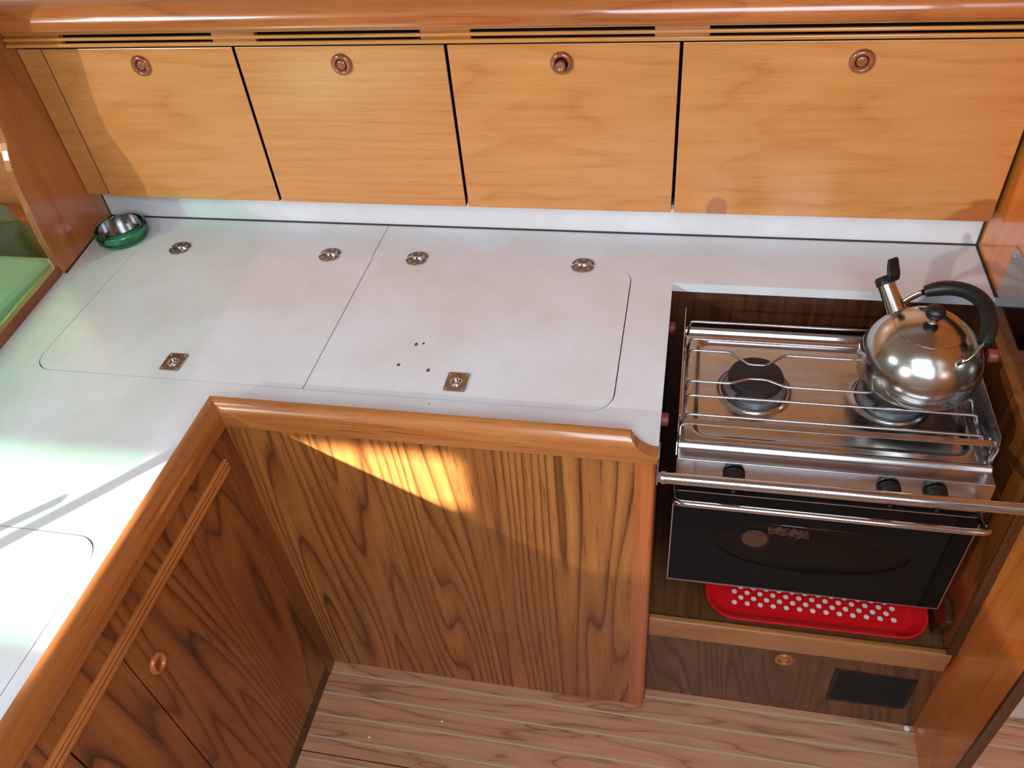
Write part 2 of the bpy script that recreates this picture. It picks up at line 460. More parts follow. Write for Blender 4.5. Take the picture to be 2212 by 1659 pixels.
# ------------------------------------------------------------------ the room
struct('floor', box(-3.2, 1.8, -1.1, 1.6, -0.03, 0.0), M['floor'])
struct('wall_back', box(-3.2, 1.8, 1.62, 1.66, 0, 2.05), M['white'])
# partition between the galley and the passage on the right
o = struct('wall_right', slab([[(0.7585, 0.0), (1.6, 0.0), (1.6, 2.05), (0.80, 2.05), (0.7585, 0.9)]], 0.574, 0.592, 'YZ'), M['partition'])
struct('trim_1', slab([[(0.7515, 0.0), (0.7583, 0.0), (0.7583, 0.9), (0.7985, 2.05), (0.791, 2.05), (0.7515, 0.9)]], 0.573, 0.593, 'YZ'), M['edge_dark'])
struct('wall_far', box(0.5925, 1.8, 0.990, 1.0, 0.001, 0.9), M['white'])
struct('wall_end', box(1.3, 1.33, -1.0, 1.62, 0, 2.05), M['partition'])  # unseen wall added to block sky light from the side
struct('wall_left', box(-3.24, -3.2, -1.1, 1.62, 0, 2.05), M['white'])
struct('ceiling', box(-3.2, 1.8, 0.25, 1.64, 2.05, 2.09), M['white'])
struct('wall_front', slab([[(-3.2, 0), (1.8, 0), (1.8, 2.6), (-3.2, 2.6)], [(-3.15, 1.36), (-3.15, 2.55), (1.2, 2.55), (1.2, 1.36)]], -1.04, -1.0, 'XZ'), M['white'])
# added smoked pane, unseen; its gap is cut to shape the sun patch
wz0, wz1 = 1.535, 1.670
w = struct('beam_window', slab([[(-3.16, 1.35), (1.21, 1.35), (1.21, 2.56), (-3.16, 2.56)], [(-2.72, wz0), (-2.72, wz1), (-1.76, wz1), (-1.76, wz0)]], -1.024, -1.019, 'XZ'), M['smoked'])

# ------------------------------------------------------------------ upper lockers
DY = 1.477; DZ0, DZ1 = 0.9685, 1.3120
gaps = [-1.3265, -0.8920, -0.4605, -0.0299, 0.5715]
specs = [
    ('locker door with a sunken wooden button, farthest left, above the ashtray', M['door'], 'flush', -1.1080),
    ('locker door with a domed wooden button, second from the left', M['door_straight'], 'dome', -0.6730),
    ('locker door whose wooden push button stands popped out', M['door'], 'out', -0.2440),
    ('widest locker door, above the stove, with dark marks along its bottom edge', M['door_b'], 'flush2', 0.2740),
]
def ring_button(parent, x, z, y, kind, scale=1.0, ymul=1.0):
    R = 0.0215 * scale
    prof = [(R, 0), (R * 1.0, 0.0015), (R * 0.92, 0.0048), (R * 0.74, 0.0068), (R * 0.60, 0.0060), (R * 0.52, 0.0035), (R * 0.50, 0.0)]
    V, F = lathe(prof, (x, y, z), 'Y', 40)
    F = F[:-2]
    rr = obj('button_ring', (V, F), M['knob_wood'], parent, smooth=True)
    h = {'flush': 0.003, 'flush2': 0.0045, 'dome': 0.006, 'out': 0.020}[kind]
    r = R * 0.44
    pr = [(r, -0.004), (r, h - 0.002), (r * 0.9, h - 0.0006), (r * 0.55, h), (0.0001, h + (0.0015 if kind == 'dome' else -0.0004))]
    if kind == 'out':
        pr = [(r * 0.95, -0.004), (r * 0.9, h * 0.4), (r * 0.98, h * 0.8), (r * 0.9, h), (r * 0.62, h + 0.0012), (r * 0.5, h - 0.0006), (0.0001, h - 0.001)]
    obj('push_button', lathe(pr, (x, y, z), 'Y', 32), M['knob_wood'], parent, smooth=True)
    obj('button_gap', slab([circ(x, z, R * 0.52)], y - 0.0006, y - 0.0002, 'XZ'), M['black_gap'], parent)
for i, (lab, mt, kind, bx) in enumerate(specs):
    x0, x1 = gaps[i] + 0.0028, gaps[i + 1] - 0.0028
    if i == 3: x1 = 0.5635
    t = thing('locker', lab, 'locker', ((x0 + x1) / 2, DY, DZ0), 'lockers above the worktop')
    obj('carcass', box(gaps[i] + (0.0005 if i else 0.001), min(gaps[i + 1], 0.5725) - 0.0005, DY + 0.020, 1.60, 0.975, 1.308), M['black_gap'], t)
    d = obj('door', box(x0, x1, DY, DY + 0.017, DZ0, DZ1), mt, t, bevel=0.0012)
    d.data.materials.append(M['door_edge'])
    for p in d.data.polygons:
        if abs(p.normal.x) > 0.9: p.material_index = 1
    ring_button(t, bx, 1.2772, DY - 0.0002, kind)
    if 0:
        def mark_loop(cx, cz, rx, rz, n=40, j=0.1, th=0.0):
            return [(cx + rx * math.cos(2 * PI * k / n) * (1 + j * math.sin(3 * k * 2 * PI / n + 1)), cz + rz * math.sin(2 * PI * k / n)) for k in range(n)]
# filler panel left of the first door, and the strip carrying the lockers on behind the divider
o = obj('filler_panel', box(-1.3835, gaps[0] - 0.0022, DY + 0.001, DY + 0.02, 0.972, 1.3120), M['door'], bevel=0.001)
tag(o, 'narrow fixed veneer panel between the left divider board and the first locker door', 'panel')
o = obj('saloon_panel', box(-3.1, -1.402, DY + 0.03, DY + 0.05, 0.90, 1.383), M['door'])
tag(o, 'orange-lit veneer panel seen behind the divider board over the settee', 'panel')

# slotted trim under the shelf rail
t = thing('slotted_trim', 'slotted wooden ventilation trim with dark slits running above the locker doors', 'trim', (-0.4, 1.465, 1.318))
for z0, z1, yy in ((1.3490, 1.3590, 1.452), (1.3372, 1.3436, 1.450), (1.3245, 1.3320, 1.450)):
    obj('slat', box(-1.3795, 0.5735, yy, yy + 0.0065, z0, z1), M['strip'], t, bevel=0.0022, bseg=3)
sl = [(-1.2522, -0.9176), (-0.8275, -0.4991), (-0.405, -0.0765), (0.0165, 0.56)]
e = [-1.3795] + [v for p in sl for v in p] + [0.5735]
for k in range(0, len(e), 2):
    obj('slat_spacer', box(e[k], e[k + 1], 1.4572, 1.4695, 1.3245, 1.3585), M['rail'], t, bevel=0.0008)
obj('backing', box(-1.3795, 0.5735, 1.4700, 1.4745, 1.3160, 1.3610), M['black_gap'], t)

# rounded rail above the trim and the shelf behind it
def prof_sweep_x(prof, x0, x1):
    n = len(prof)
    return hexa([(x0, y, z) for y, z in prof], [(x1, y, z) for y, z in prof])
rp = [(1.480, 1.3600), (1.436, 1.3600)]
for k in range(9):
    a = math.radians(-90 - 75 * k / 8)
    rp.append((1.4320 + 0.0095 * math.cos(a), 1.3700 + 0.0095 * math.sin(a)))
for k in range(1, 13):
    a = math.radians(165 - 75 * k / 12)
    rp.append((1.4660 + 0.0445 * math.cos(a), 1.3635 + 0.0500 * math.sin(a)))
rp += [(1.480, 1.4135)]
o = obj('shelf_rail', prof_sweep_x(rp, -1.60, 0.5735), M['rail'], auto=50)
tag(o, 'long glossy rounded wooden rail along the very top of the galley', 'rail')
o = obj('shelf_board', box(-3.1, 0.5735, 1.481, 1.615, 1.385, 1.398), M['strip'])
tag(o, 'shelf board behind the rounded top rail', 'shelf')
o = obj('stowed_cloth', box(-1.30, -0.55, 1.49, 1.58, 1.3985, 1.43), M['white'], bevel=0.012, bseg=4)
tag(o, 'pale folded cloth just showing behind the top rail at the left', 'cloth')

# ------------------------------------------------------------------ divider board, coaming, glass, settee
def dx(y): return -1.3905 + (1.525 - y) * 0.117
E_ = [(1.2836, WT + 0.0004), (1.2770, 0.93), (1.2751, 0.9785), (1.2790, 1.015), (1.2833, 1.05), (1.2865, 1.08), (1.2891, 1.1104), (1.2950, 1.135), (1.3026, 1.1548), (1.3110, 1.172), (1.3187, 1.1849), (1.3225, 1.20), (1.3235, 1.2167), (1.3235, 1.25), (1.318, 1.30), (1.305, 1.36), (1.29, 1.60), (1.408, 1.60), (1.408, 1.358)]
o2 = [(1.5235, 1.358), (1.5235, WT + 0.0004)]
pl = E_ + o2
nrm = Vector((-1, -0.117, 0)).normalized() * 0.016
a = [Vector((dx(y) + 0.0, y, z)) for y, z in pl]
b = [p + nrm for p in a]
o = obj('divider_board', hexa(a, b), M['board'], bevel=0.002)
tag(o, 'brown varnished divider board with a wavy front edge, beside the ashtray', 'panel')

def gx(y): return -1.3670 + (1.16 - y) * 0.094
def strip_y(y0, y1, u0, u1, z0, z1):
    return hexa([(gx(y0) + u0, y0, z0), (gx(y1) + u0, y1, z0), (gx(y1) + u1, y1, z0), (gx(y0) + u1, y0, z0)],
                [(gx(y0) + u0, y0, z1), (gx(y1) + u0, y1, z1), (gx(y1) + u1, y1, z1), (gx(y0) + u1, y0, z1)])
o = obj('coaming', strip_y(-0.6, 1.278, -0.013, 0.0115, WT + 0.0003, 0.9085), M['coaming'], bevel=0.002)
tag(o, 'low brown wooden upstand carrying the glass screen along the left edge of the worktop', 'trim')
gc = [(-0.6, 0.9088), (1.2767, 0.9088), (1.2767, 0.9134), (1.2744, 0.947), (1.2725, 0.9874), (1.2692, 1.0257), (1.2582, 1.059), (1.2443, 1.083), (1.2323, 1.097), (1.21, 1.109), (1.17, 1.120), (1.12, 1.125), (-0.6, 1.125)]
a = [Vector((gx(y) - 0.004, y, z)) for y, z in gc]
b = [p + Vector((-0.006, 0, 0)) for p in a]
t = thing('glass_screen', 'green-tinted glass screen with a rounded top corner standing in the left upstand', 'screen', (-1.35, 0.9, 0.901))
obj('glass_pane', hexa(a, b), M['green_glass'], t)
o = obj('screen_socket', box(gx(1.28) - 0.006, gx(1.28) + 0.012, 1.2705, 1.2745, 0.886, 0.915), M['caulk'])
bpy.data.objects.remove(o)

t = thing('settee', 'pale green upholstered settee seen through the glass screen', 'settee', (-2.1, 0.9, 0))
obj('settee_base', box(-2.9, -1.46, 0.45, 1.49, 0.0, 0.66), M['board'], t, bevel=0.004)
obj('seat_cushion', box(-2.9, -1.455, 0.42, 1.40, 0.662, 0.862), M['cushion'], t, bevel=0.045, bseg=5)
obj('back_cushion', box(-2.9, -1.50, 1.405, 1.50, 0.67, 0.935), M['stile'], t, bevel=0.02, bseg=4)

# ------------------------------------------------------------------ worktop
FI = 0.9100          # inner face of the front fiddle (y);  left fiddle inner face x
FX = -0.8065
LG = 0.0021
wl = [(-1.3905, 1.525), (0.5735, 1.525), (0.5735, 1.352), (-0.0187, 1.352), (-0.0187, 0.9107), (-0.8070, 0.9107), (-0.8070, -0.45), (-1.215, -0.45), (-1.372, 1.24)]
lidL = (-1.2430, -0.6658, 0.9770, 1.3955)
hole1 = rrect(-1.2430, -0.1005, 0.9770, 1.3955, 0.045)
hole2 = rrect(-1.150, -0.8570, -0.15, 0.6200, 0.045)
t = thing('worktop', 'off-white laminate L-shaped galley worktop with lift-up lids', 'worktop', (-0.9, 1.2, WT))
V, F = slab([wl, hole1[::-1], hole2[::-1]], WT - 0.020, WT)
obj('worktop_surface', (V, F), M['laminate'], t)
obj('lid_rebate', box(-1.26, -0.08, 0.96, 1.41, WT - 0.028, WT - 0.0205), M['black_gap'], t)
obj('lid_rebate', box(-1.17, -0.84, -0.17, 0.64, WT - 0.028, WT - 0.0205), M['black_gap'], t)
lids = []
for nm, x0, x1, y0, y1, rs, lab in (
        ('lid', -1.2430 + LG, -0.6658 - LG * .6, 0.9770 + LG, 1.3955 - LG * .5, (0, .0435, .0435, 0), 'left hinged lid, nearest the ashtray'),
        ('lid', -0.6658 + LG * .6, -0.1005 - LG, 0.9770 + LG, 1.3955 - LG * .5, (.0435, 0, 0, .0435), 'right hinged lid with four small brown screw holes'),
        ('lid', -1.150 + LG, -0.8570 - LG, -0.15 + LG, 0.6200 - LG, (.0435,) * 4, 'sunlit lid nearest the viewer on the left arm')):
    o = obj(nm, slab([rrect(x0, x1, y0, y1, rs)], WT - 0.020, WT + 0.0002), M['laminate'], t)
    o['label'] = lab
    lids.append(o)
obj('joint_line', box(-0.6685, -0.6676, 1.3965, 1.5215, WT + 0.0001, WT + 0.0003), M['caulk'], t)
M['hole'] = plain('bare_screw_hole', S(110, 62, 44), 0.7)
for x, y, r in ((-0.4885, 1.1196, .0034), (-0.4748, 1.1235, .0024), (-0.5058, 1.0597, .0032), (-0.4457, 1.0503, .0036)):
    obj('screw_hole', slab([circ(x, y, r, 14, r * 1.25)], WT + 0.0002, WT + 0.0005), M['hole'], lids[1])

def make_hinge(loc, lab):
    h = thing('hinge', lab, 'hinge', loc, 'round steel lid hinges')
    up = [(0.0235 * math.cos(math.radians(a)), 0.0035 + 0.0215 * math.sin(math.radians(a))) for a in range(0, 181, 10)]
    dn = [(x, -y) for x, y in up]
    obj('upper_leaf', slab([up], 0.0, 0.0022), M['steel_latch'], h, loc=(0, 0, 0), bevel=0.0006)
    obj('lower_leaf', slab([dn], 0.0, 0.0022), M['steel_latch'], h, loc=(0, 0, 0), bevel=0.0006)
    obj('knuckle', tube([(-0.0175, 0, 0.0028), (0.0175, 0, 0.0028)], 0.0034, 12), M['chrome'], h, loc=(0, 0, 0), smooth=True)
    for sx, sy in ((-0.013, 0.0105), (0.013, 0.0105), (0, 0.0195), (-0.013, -0.0105), (0.013, -0.0105), (0, -0.0195)):
        obj('screw', lathe([(0.0032, 0.002), (0.0030, 0.0028), (0.0012, 0.0026), (0.0011, 0.0019), (0.0001, 0.0019)], (sx, sy, 0), 'Z', 14), M['steel_tube'], h, loc=(0, 0, 0), smooth=True)
    return h
def copy_tree(o, parent=None):
    c = o.copy(); C.objects.link(c)
    if parent is not None: c.parent = parent
    for ch in list(o.children): copy_tree(ch, c)
    return c
hz = WT + 0.0003
h0 = make_hinge((-1.1353, 1.3978, hz), 'round steel hinge on the left lid, nearest the green ashtray')
for x, lab in ((-0.7666, 'round steel hinge on the left lid, just left of the gap between the two lids'),
               (-0.5651, 'round steel hinge on the right lid, just right of the gap between the two lids'),
               (-0.2044, 'round steel hinge with a dark screw on the right lid, nearest the stove')):
    c = copy_tree(h0); c.location = (x, 1.3965, hz); c['label'] = lab

def make_latch(loc, lab):
    h = thing('ring_latch', lab, 'latch', loc, 'flush ring latches on the lids')
    P = rrect(-0.0200, 0.0200, -0.0238, 0.0238, 0.004, 4)
    hole = circ(0, -0.002, 0.0118, 28)
    obj('latch_plate', slab([P, hole[::-1]], 0.0, 0.0024), M['steel_latch'], h, loc=(0, 0, 0), bevel=0.0006)
    obj('latch_cup', lathe([(0.0118, 0.0022), (0.0108, 0.0006), (0.0060, 0.0003), (0.0001, 0.0003)], (0, -0.002, 0), 'Z', 28), M['chrome'], h, loc=(0, 0, 0), smooth=True)
    ring = [(0.0098 * math.cos(2 * PI * k / 28), -0.002 + 0.0098 * math.sin(2 * PI * k / 28), 0.0026) for k in range(28)]
    obj('pull_ring', tube(ring, 0.0017, 8, True), M['chrome'], h, loc=(0, 0, 0), smooth=True)
    obj('ring_tongue', box(-0.0028, 0.0028, 0.009, 0.0185, 0.0022, 0.0032), M['steel_latch'], h, loc=(0, 0, 0), bevel=0.0003)
    g = [(-0.0040, 0.0095), (0.0040, 0.0095), (0.0040, 0.0200), (-0.0040, 0.0200)]
    obj('tongue_slot', slab([g], 0.0020, 0.00245), M['black_gap'], h, loc=(0, 0, 0))
    for sx, sy in ((-0.0155, 0.019), (0.0155, 0.019), (-0.0155, -0.019), (0.0155, -0.019)):
        obj('screw', lathe([(0.0026, 0.0022), (0.0024, 0.0030), (0.0009, 0.0028), (0.0008, 0.0022), (0.0001, 0.0022)], (sx, sy, 0), 'Z', 14), M['steel_tube'], h, loc=(0, 0, 0), smooth=True)
    return h
l0 = make_latch((-0.9510, 1.0228, hz), 'square flush ring latch at the front of the left lid')
l1 = copy_tree(l0); l1.location = (-0.3850, 1.0235, hz); l1['label'] = 'square flush ring latch beside the brown screw holes on the right lid'

t = thing('backsplash', 'white laminate backsplash strip below the locker doors', 'backsplash', (-0.4, 1.525, WT))
obj('backsplash_panel', box(-1.3885, 0.5735, 1.5253, 1.536, WT + 0.0003, 0.974), M['laminate'], t)
obj('sealant_bead', box(-1.3900, 0.5735, 1.5210, 1.5255, WT + 0.0001, WT + 0.0022), M['caulk'], t)
obj('sealant_bead', box(0.5690, 0.5736, 1.352, 1.5215, WT + 0.0001, WT + 0.0020), M['caulk'], t)
obj('sealant_bead', box(0.5700, 0.5737, 1.5195, 1.5250, WT + 0.0001, 0.972), M['caulk'], t)
a = [(dx(y), y, WT + 0.0001) for y in (1.285, 1.522)] + [(dx(y) + 0.003, y, WT + 0.0001) for y in (1.522, 1.285)]
obj('sealant_bead', hexa(a, [(x, y, WT + 0.0018) for x, y, z in a]), M['caulk'], t)

# fiddles (raised rounded edges)
def fid_prof(cut=None):
    """(u, z): u outward from the inner face"""
    P = [(0.0275, 0.8715), (0.0, 0.8715), (0.0, 0.9195), (0.0012, 0.9210)]
    for k in range(13):
        a = math.radians(90 - 90 * k / 12)
        P.append((0.004 + 0.0235 * math.cos(a), 0.8870 + 0.0345 * math.sin(a)))
    if cut is not None: P = [(u, min(z, cut + (u * 0.12))) for u, z in P]
    return P
secs = [(FX, None)]
xs = [FX + 0.0] + [-0.70 + 0.1 * k for k in range(7)] + [-0.0660]
cuts = [None] * len(xs)
for k in range(1, 17):
    s = k / 16
    xs.append(-0.0660 + 0.0475 * s)
    e = (s * s * (3 - 2 * s))
    f_ = (1 - (1 - s) ** 2.4) * (min(1, s / 0.16) ** 0.7)
    cuts.append(0.9215 - 0.0365 * f_)
V, F = [], []
n = len(fid_prof())
for x, c in zip(xs, cuts):
    for j, (u, z) in enumerate(fid_prof(c)):
        xx = x if x != FX else FX + u     # mitre at the corner
        V.append((xx, FI - u, z))
for i in range(len(xs) - 1):
    for j in range(n):
        F.append((i * n + j, i * n + (j + 1) % n, (i + 1) * n + (j + 1) % n, (i + 1) * n + j))
F += [tuple(range(n)), tuple((len(xs) - 1) * n + j for j in range(n))]
o = obj('fiddle', (V, F), M['fiddle'], auto=35)
tag(o, 'rounded wooden worktop edge that scoops down at its end beside the stove', 'trim')
V, F = [], []
ys = [FI, -0.45]
for i, y in enumerate(ys):
    for j, (u, z) in enumerate(fid_prof()):
        V.append((FX + u + (0 if i else 0), (y - u) if i == 0 else y, z))
for j in range(n): F.append((j, (j + 1) % n, n + (j + 1) % n, n + j))
F += [tuple(range(n)), tuple(n + j for j in range(n))]
o = obj('fiddle', (V, F), M['fiddle_side'], auto=35)
tag(o, 'rounded wooden worktop edge above the dark left cabinet', 'trim')

# ------------------------------------------------------------------ lower cabinets
t = thing('icebox_cabinet', 'strongly grained brown cabinet front with a reddish corner post, left of the stove', 'cabinet', (-0.42, 0.9, 0))
obj('front_panel', box(-0.7990, -0.0555, 0.8950, 0.9095, 0.0, 0.8712), M['teak'], t)
pp = [(-0.0553, 0.894), (-0.030, 0.894)] + [(-0.030 + 0.0097 * math.sin(math.radians(a)), 0.9037 - 0.0097 * math.cos(math.radians(a))) for a in range(10, 91, 10)] + [(-0.0203, 0.9095), (-0.0553, 0.9095)]
V, F = hexa([(x, y, 0.0) for x, y in pp], [(x, y, 0.8708) for x, y in pp])
o = obj('corner_post', (V, F), M['post'], t, auto=40); o['label'] = 'lighter reddish rounded corner post'
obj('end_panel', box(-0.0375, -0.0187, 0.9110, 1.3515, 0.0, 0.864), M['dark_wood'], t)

t = thing('side_cabinet', 'dark grained cabinet below the left arm of the worktop with a finger-ring door', 'cabinet', (-0.80, 0.3, 0))
obj('carcass', box(-0.830, -0.7935, -0.40, 0.880, 0.0, 0.8640), M['black_gap'], t)
obj('stile', box(-0.7935, -0.7900, 0.8585, 0.8945, 0.0, 0.8695), M['stile'], t)
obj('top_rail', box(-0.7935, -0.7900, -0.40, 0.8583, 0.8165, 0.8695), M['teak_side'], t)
for z0, z1 in ((0.8100, 0.8165), (0.8000, 0.8072), (0.7875, 0.7965)):
    obj('grip_moulding', box(-0.7934, -0.7835, -0.40, 0.8565, z0, z1), M['grip'], t, bevel=0.0030, bseg=3)
obj('moulding_ground', box(-0.7932, -0.7895, -0.40, 0.8565, 0.7860, 0.8164), M['edge_dark'], t)
for y0, y1 in ((0.4808, 0.8570), (0.3395, 0.4784), (-0.15, 0.3368)):
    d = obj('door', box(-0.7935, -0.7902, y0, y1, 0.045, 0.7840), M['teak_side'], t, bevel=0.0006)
    if y0 > 0.48:
        prof = [(0.0200, 0), (0.0200, 0.0015), (0.0185, 0.0050), (0.0150, 0.0068), (0.0120, 0.0058), (0.0108, 0.0020), (0.0105, -0.001)]
        V, F = lathe(prof, (0, 0, 0), 'X', 36); F = F[:-2]
        V = [(-0.7902 + v[0], 0.5187 + v[1] * 0.92, 0.6950 + v[2]) for v in V]
        obj('finger_ring', (V, F), M['post'], d, smooth=True)
        obj('finger_hole', slab([circ(0.5187, 0.6950, 0.0107, 24)], -0.7903, -0.7899, 'YZ'), M['stile'], d)
obj('plinth', box(-0.800, -0.7912, -0.40, 0.8580, 0.0, 0.0435), M['edge_dark'], t)

# ------------------------------------------------------------------ stove bay
t = thing('stove_bay', 'dark wooden stove recess with shelf, ledge and kickboard with a black vent', 'cabinet', (0.28, 1.1, 0))
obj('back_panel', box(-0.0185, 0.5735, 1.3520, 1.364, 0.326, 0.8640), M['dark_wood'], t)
V, F = slab([[(0.9280, 0.336), (1.3515, 0.336), (1.3515, 0.864), (0.9530, 0.864), (0.9530, 0.86), (0.9400, 0.60)]], 0.5560, 0.5735, 'YZ')
obj('side_liner', (V, F), M['liner'], t)
V, F = slab([[(0.9250, 0.336), (0.9279, 0.336), (0.9399, 0.60), (0.9529, 0.86), (0.9500, 0.86), (0.9370, 0.60)]], 0.5555, 0.5737, 'YZ')
obj('liner_edge', (V, F), M['edge_dark'], t)
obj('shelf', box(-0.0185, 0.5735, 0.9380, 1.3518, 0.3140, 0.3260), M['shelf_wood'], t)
lp = [(0.9262, 0.2700), (0.9250, 0.2720), (0.9235, 0.3280), (0.9250, 0.3340), (0.9290, 0.3352), (0.9370, 0.3352), (0.9379, 0.2700)]
V, F = hexa([(-0.0185, y, z) for y, z in lp], [(0.5660, y, z) for y, z in lp])
obj('ledge', (V, F), M['ledge'], t, bevel=0.001)
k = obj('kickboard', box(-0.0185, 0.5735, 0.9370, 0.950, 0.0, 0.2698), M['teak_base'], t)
prof = [(0.0205, 0), (0.0205, 0.002), (0.0175, 0.0060), (0.0140, 0.0066), (0.0115, 0.0045), (0.0110, 0.0)]
V, F = lathe(prof, (0.2680, 0.9370, 0.2205), 'Y', 36); F = F[:-2]
obj('button_ring', (V, F), M['post'], k, smooth=True)
obj('push_button', lathe([(0.0095, 0), (0.0095, 0.0032), (0.006, 0.0040), (0.0001, 0.0038)], (0.2680, 0.9368, 0.2205), 'Y', 28), M['ledge'], k, smooth=True)
# vent: ragged-edged black mesh
vp = []
cor = [(0.3738, 0.2075), (0.5376, 0.2035), (0.5376, 0.0768), (0.3769, 0.0746)]
for i in range(4):
    a, b = Vector(cor[i]), Vector(cor[(i + 1) % 4])
    m = 26 if i % 2 == 0 else 12
    for q in range(m):
        p = a.lerp(b, q / m)
        if q: p += Vector((random.uniform(-.0012, .0012), random.uniform(-.0012, .0012)))
        vp.append((p.x, p.y))
g = obj('vent_grille', slab([vp[::-1]], 0.9340, 0.9368, 'XZ'), M['black_matte'], k)
mesh_ = []
for r in range(15):
    z = 0.084 + r * 0.0080
    mesh_.append(box(0.383, 0.531, 0.9325, 0.9340, z, z + 0.0030))
obj('vent_slats', join(*mesh_), M['black_matte'], g)
o = obj('wooden_stop', [(0.5555, 1.018, 0.347), (0.5555, 0.984, 0.345), (0.5555, 0.950, 0.420), (0.5555, 1.000, 0.420),
                        (0.5380, 1.018, 0.347), (0.5380, 0.984, 0.345), (0.5380, 0.950, 0.420), (0.5380, 1.000, 0.420)] and
        ([(0.5558, 1.022, 0.3262), (0.5558, 0.975, 0.3262), (0.5558, 0.950, 0.410), (0.5558, 1.005, 0.418),
          (0.5360, 1.022, 0.3262), (0.5360, 0.975, 0.3262), (0.5420, 0.950, 0.410), (0.5420, 1.005, 0.418)],
         [(0, 1, 2, 3), (7, 6, 5, 4), (0, 4, 5, 1), (1, 5, 6, 2), (2, 6, 7, 3), (3, 7, 4, 0)]), M['edge_dark'], bevel=0.004, bseg=3)
tag(o, 'small dark wooden stop block on the recess shelf, right of the red tray', 'block')
for (y, z) in ((1.315, 0.80), (1.055, 0.80)):
    o = obj('bolt_cap', lathe([(0.0125, 0.0), (0.0125, 0.010), (0.010, 0.0125), (0.0001, 0.0128)], (0, 0, 0), 'X', 24), M['red_knob'], loc=(-0.0187, y, z), auto=40)
    tag(o, 'dull red bolt cap at the left of the stove, ' + ('towards the back' if y > 1.2 else 'towards the front'), 'cap', 'red bolt caps in the stove recess')
o = obj('bolt_cap', lathe([(0.0125, 0.0), (0.0125, -0.012), (0.010, -0.015), (0.0001, -0.0152)], (0, 0, 0), 'X', 24), M['red_knob'], loc=(0.556, 1.226, 0.850), auto=40)
tag(o, 'dull red bolt cap to the right of the kettle', 'cap', 'red bolt caps in the stove recess')

# stainless splash plate on the partition
P = [(1.3574, 0.8815), (1.3540, 0.9961), (1.330, 1.001), (1.0, 1.02), (0.95, 0.86), (1.12, 0.8545), (1.1969, 0.8640), (1.2900, 0.8655), (1.335, 0.872)]
t = thing('splash_plate', 'polished steel splash plate screwed to the partition beside the kettle', 'plate', (0.573, 1.2, 0.9))
obj('plate_sheet', slab([P], 0.5722, 0.5738, 'YZ'), M['steel_plate'], t)
V, F = lathe([(0.0034, 0), (0.0032, -0.0012), (0.0012, -0.0010), (0.0001, -0.0008)], (0.5722, 1.3400, 0.9850), 'X', 16)
obj('screw', (V, F), M['chrome'], t, smooth=True)

# ------------------------------------------------------------------ stove
SX0, SX1, SY0, SY1 = 0.0115, 0.5120, 0.9530, 1.3050
SZ = 0.8150
st = thing('gimballed_stove', 'stainless steel two-burner boat stove with a black glass oven door, hung in the recess', 'stove', (0.262, 1.12, 0.45))
obj('oven_body', box(SX0 + 0.004, SX1 - 0.004, 0.966, 1.285, 0.462, 0.770), M['black_matte'], st)
# hob sheet as a height field: front roll, sunken spill tray, burner wells, back roll
B1, B2 = (0.1425, 1.1400), (0.3760, 1.1400)
def sstep(a, b, x):
    x = min(1, max(0, (x - a) / (b - a))); return x * x * (3 - 2 * x)
def rr_dist(x, y, x0, x1, y0, y1, r):
    cx, cy = (x0 + x1) / 2, (y0 + y1) / 2
    qx = abs(x - cx) - (x1 - x0) / 2 + r; qy = abs(y - cy) - (y1 - y0) / 2 + r
    return math.hypot(max(qx, 0), max(qy, 0)) + min(max(qx, qy), 0) - r
def hob_z(x, y):
    z = SZ
    if y < 0.9800: z = SZ - 0.004
    z += 0.0048 * math.exp(-((y - 0.9870) / 0.0034) ** 2)
    if y >= 0.98:
        d = rr_dist(x, y, 0.034, 0.488, 1.006, 1.272, 0.028)
        z -= 0.0085 * (1 - sstep(-0.012, 0.0, d))
        z += 0.0100 * math.exp(-((y - 1.2880) / 0.0060) ** 2)
        for bx, by in (B1, B2):
            q = math.hypot(x - bx, y - by)
            z += 0.0060 * math.exp(-((q - 0.0600) / 0.0045) ** 2)
            if q < 0.060: z -= 0.004 * (1 - sstep(0.050, 0.058, q))
    return z
NX, NY = 200, 150
V, F = [], []
for j in range(NY + 1):
    y = SY0 + (SY1 - SY0) * j / NY
    for i in range(NX + 1):
        x = SX0 + (SX1 - SX0) * i / NX
        V.append((x, y, hob_z(x, y)))
for j in range(NY):
    for i in range(NX):
        a = j * (NX + 1) + i
        F.append((a, a + 1, a + NX + 2, a + NX + 1))
hb = obj('hob_top', (V, F), M['steel_hob'], st, smooth=True)
md = hb.modifiers.new('sheet', 'SOLIDIFY'); md.thickness = 0.0012; md.offset = -1
# skirt / control panel
V, F = hexa([(SX0, 0.9530, 0.8108), (SX0, 0.9480, 0.7470), (SX0, 0.9640, 0.7470), (SX0, 0.9640, 0.8085)],
            [(SX1, 0.9530, 0.8108), (SX1, 0.9480, 0.7470), (SX1, 0.9640, 0.7470), (SX1, 0.9640, 0.8085)])
cp = obj('control_panel', (V, F), M['steel'], st, bevel=0.001)
Rk = Matrix.Rotation(math.radians(-4), 3, 'X')
for kx, lab in ((0.1090, None), (0.3560, None), (0.4270, None)):
    kn = obj('control_knob', lathe([(0.0185, 0.0), (0.0185, 0.006), (0.0165, 0.009), (0.0145, 0.020), (0.0120, 0.0235), (0.0001, 0.024)], (kx, 0.9495, 0.7860), 'Y', 32), M['rubber'], cp, auto=40)
    obj('knob_grip', box(kx - 0.0030, kx + 0.0030, 0.9170, 0.9275, 0.7735, 0.7985), M['rubber'], kn, bevel=0.002)
obj('igniter_pin', tube([(0.0445, 0.9500, 0.7880), (0.0445, 0.9380, 0.7900), (0.0445, 0.9300, 0.7960)], 0.0012, 8), M['chrome'], cp, smooth=True)
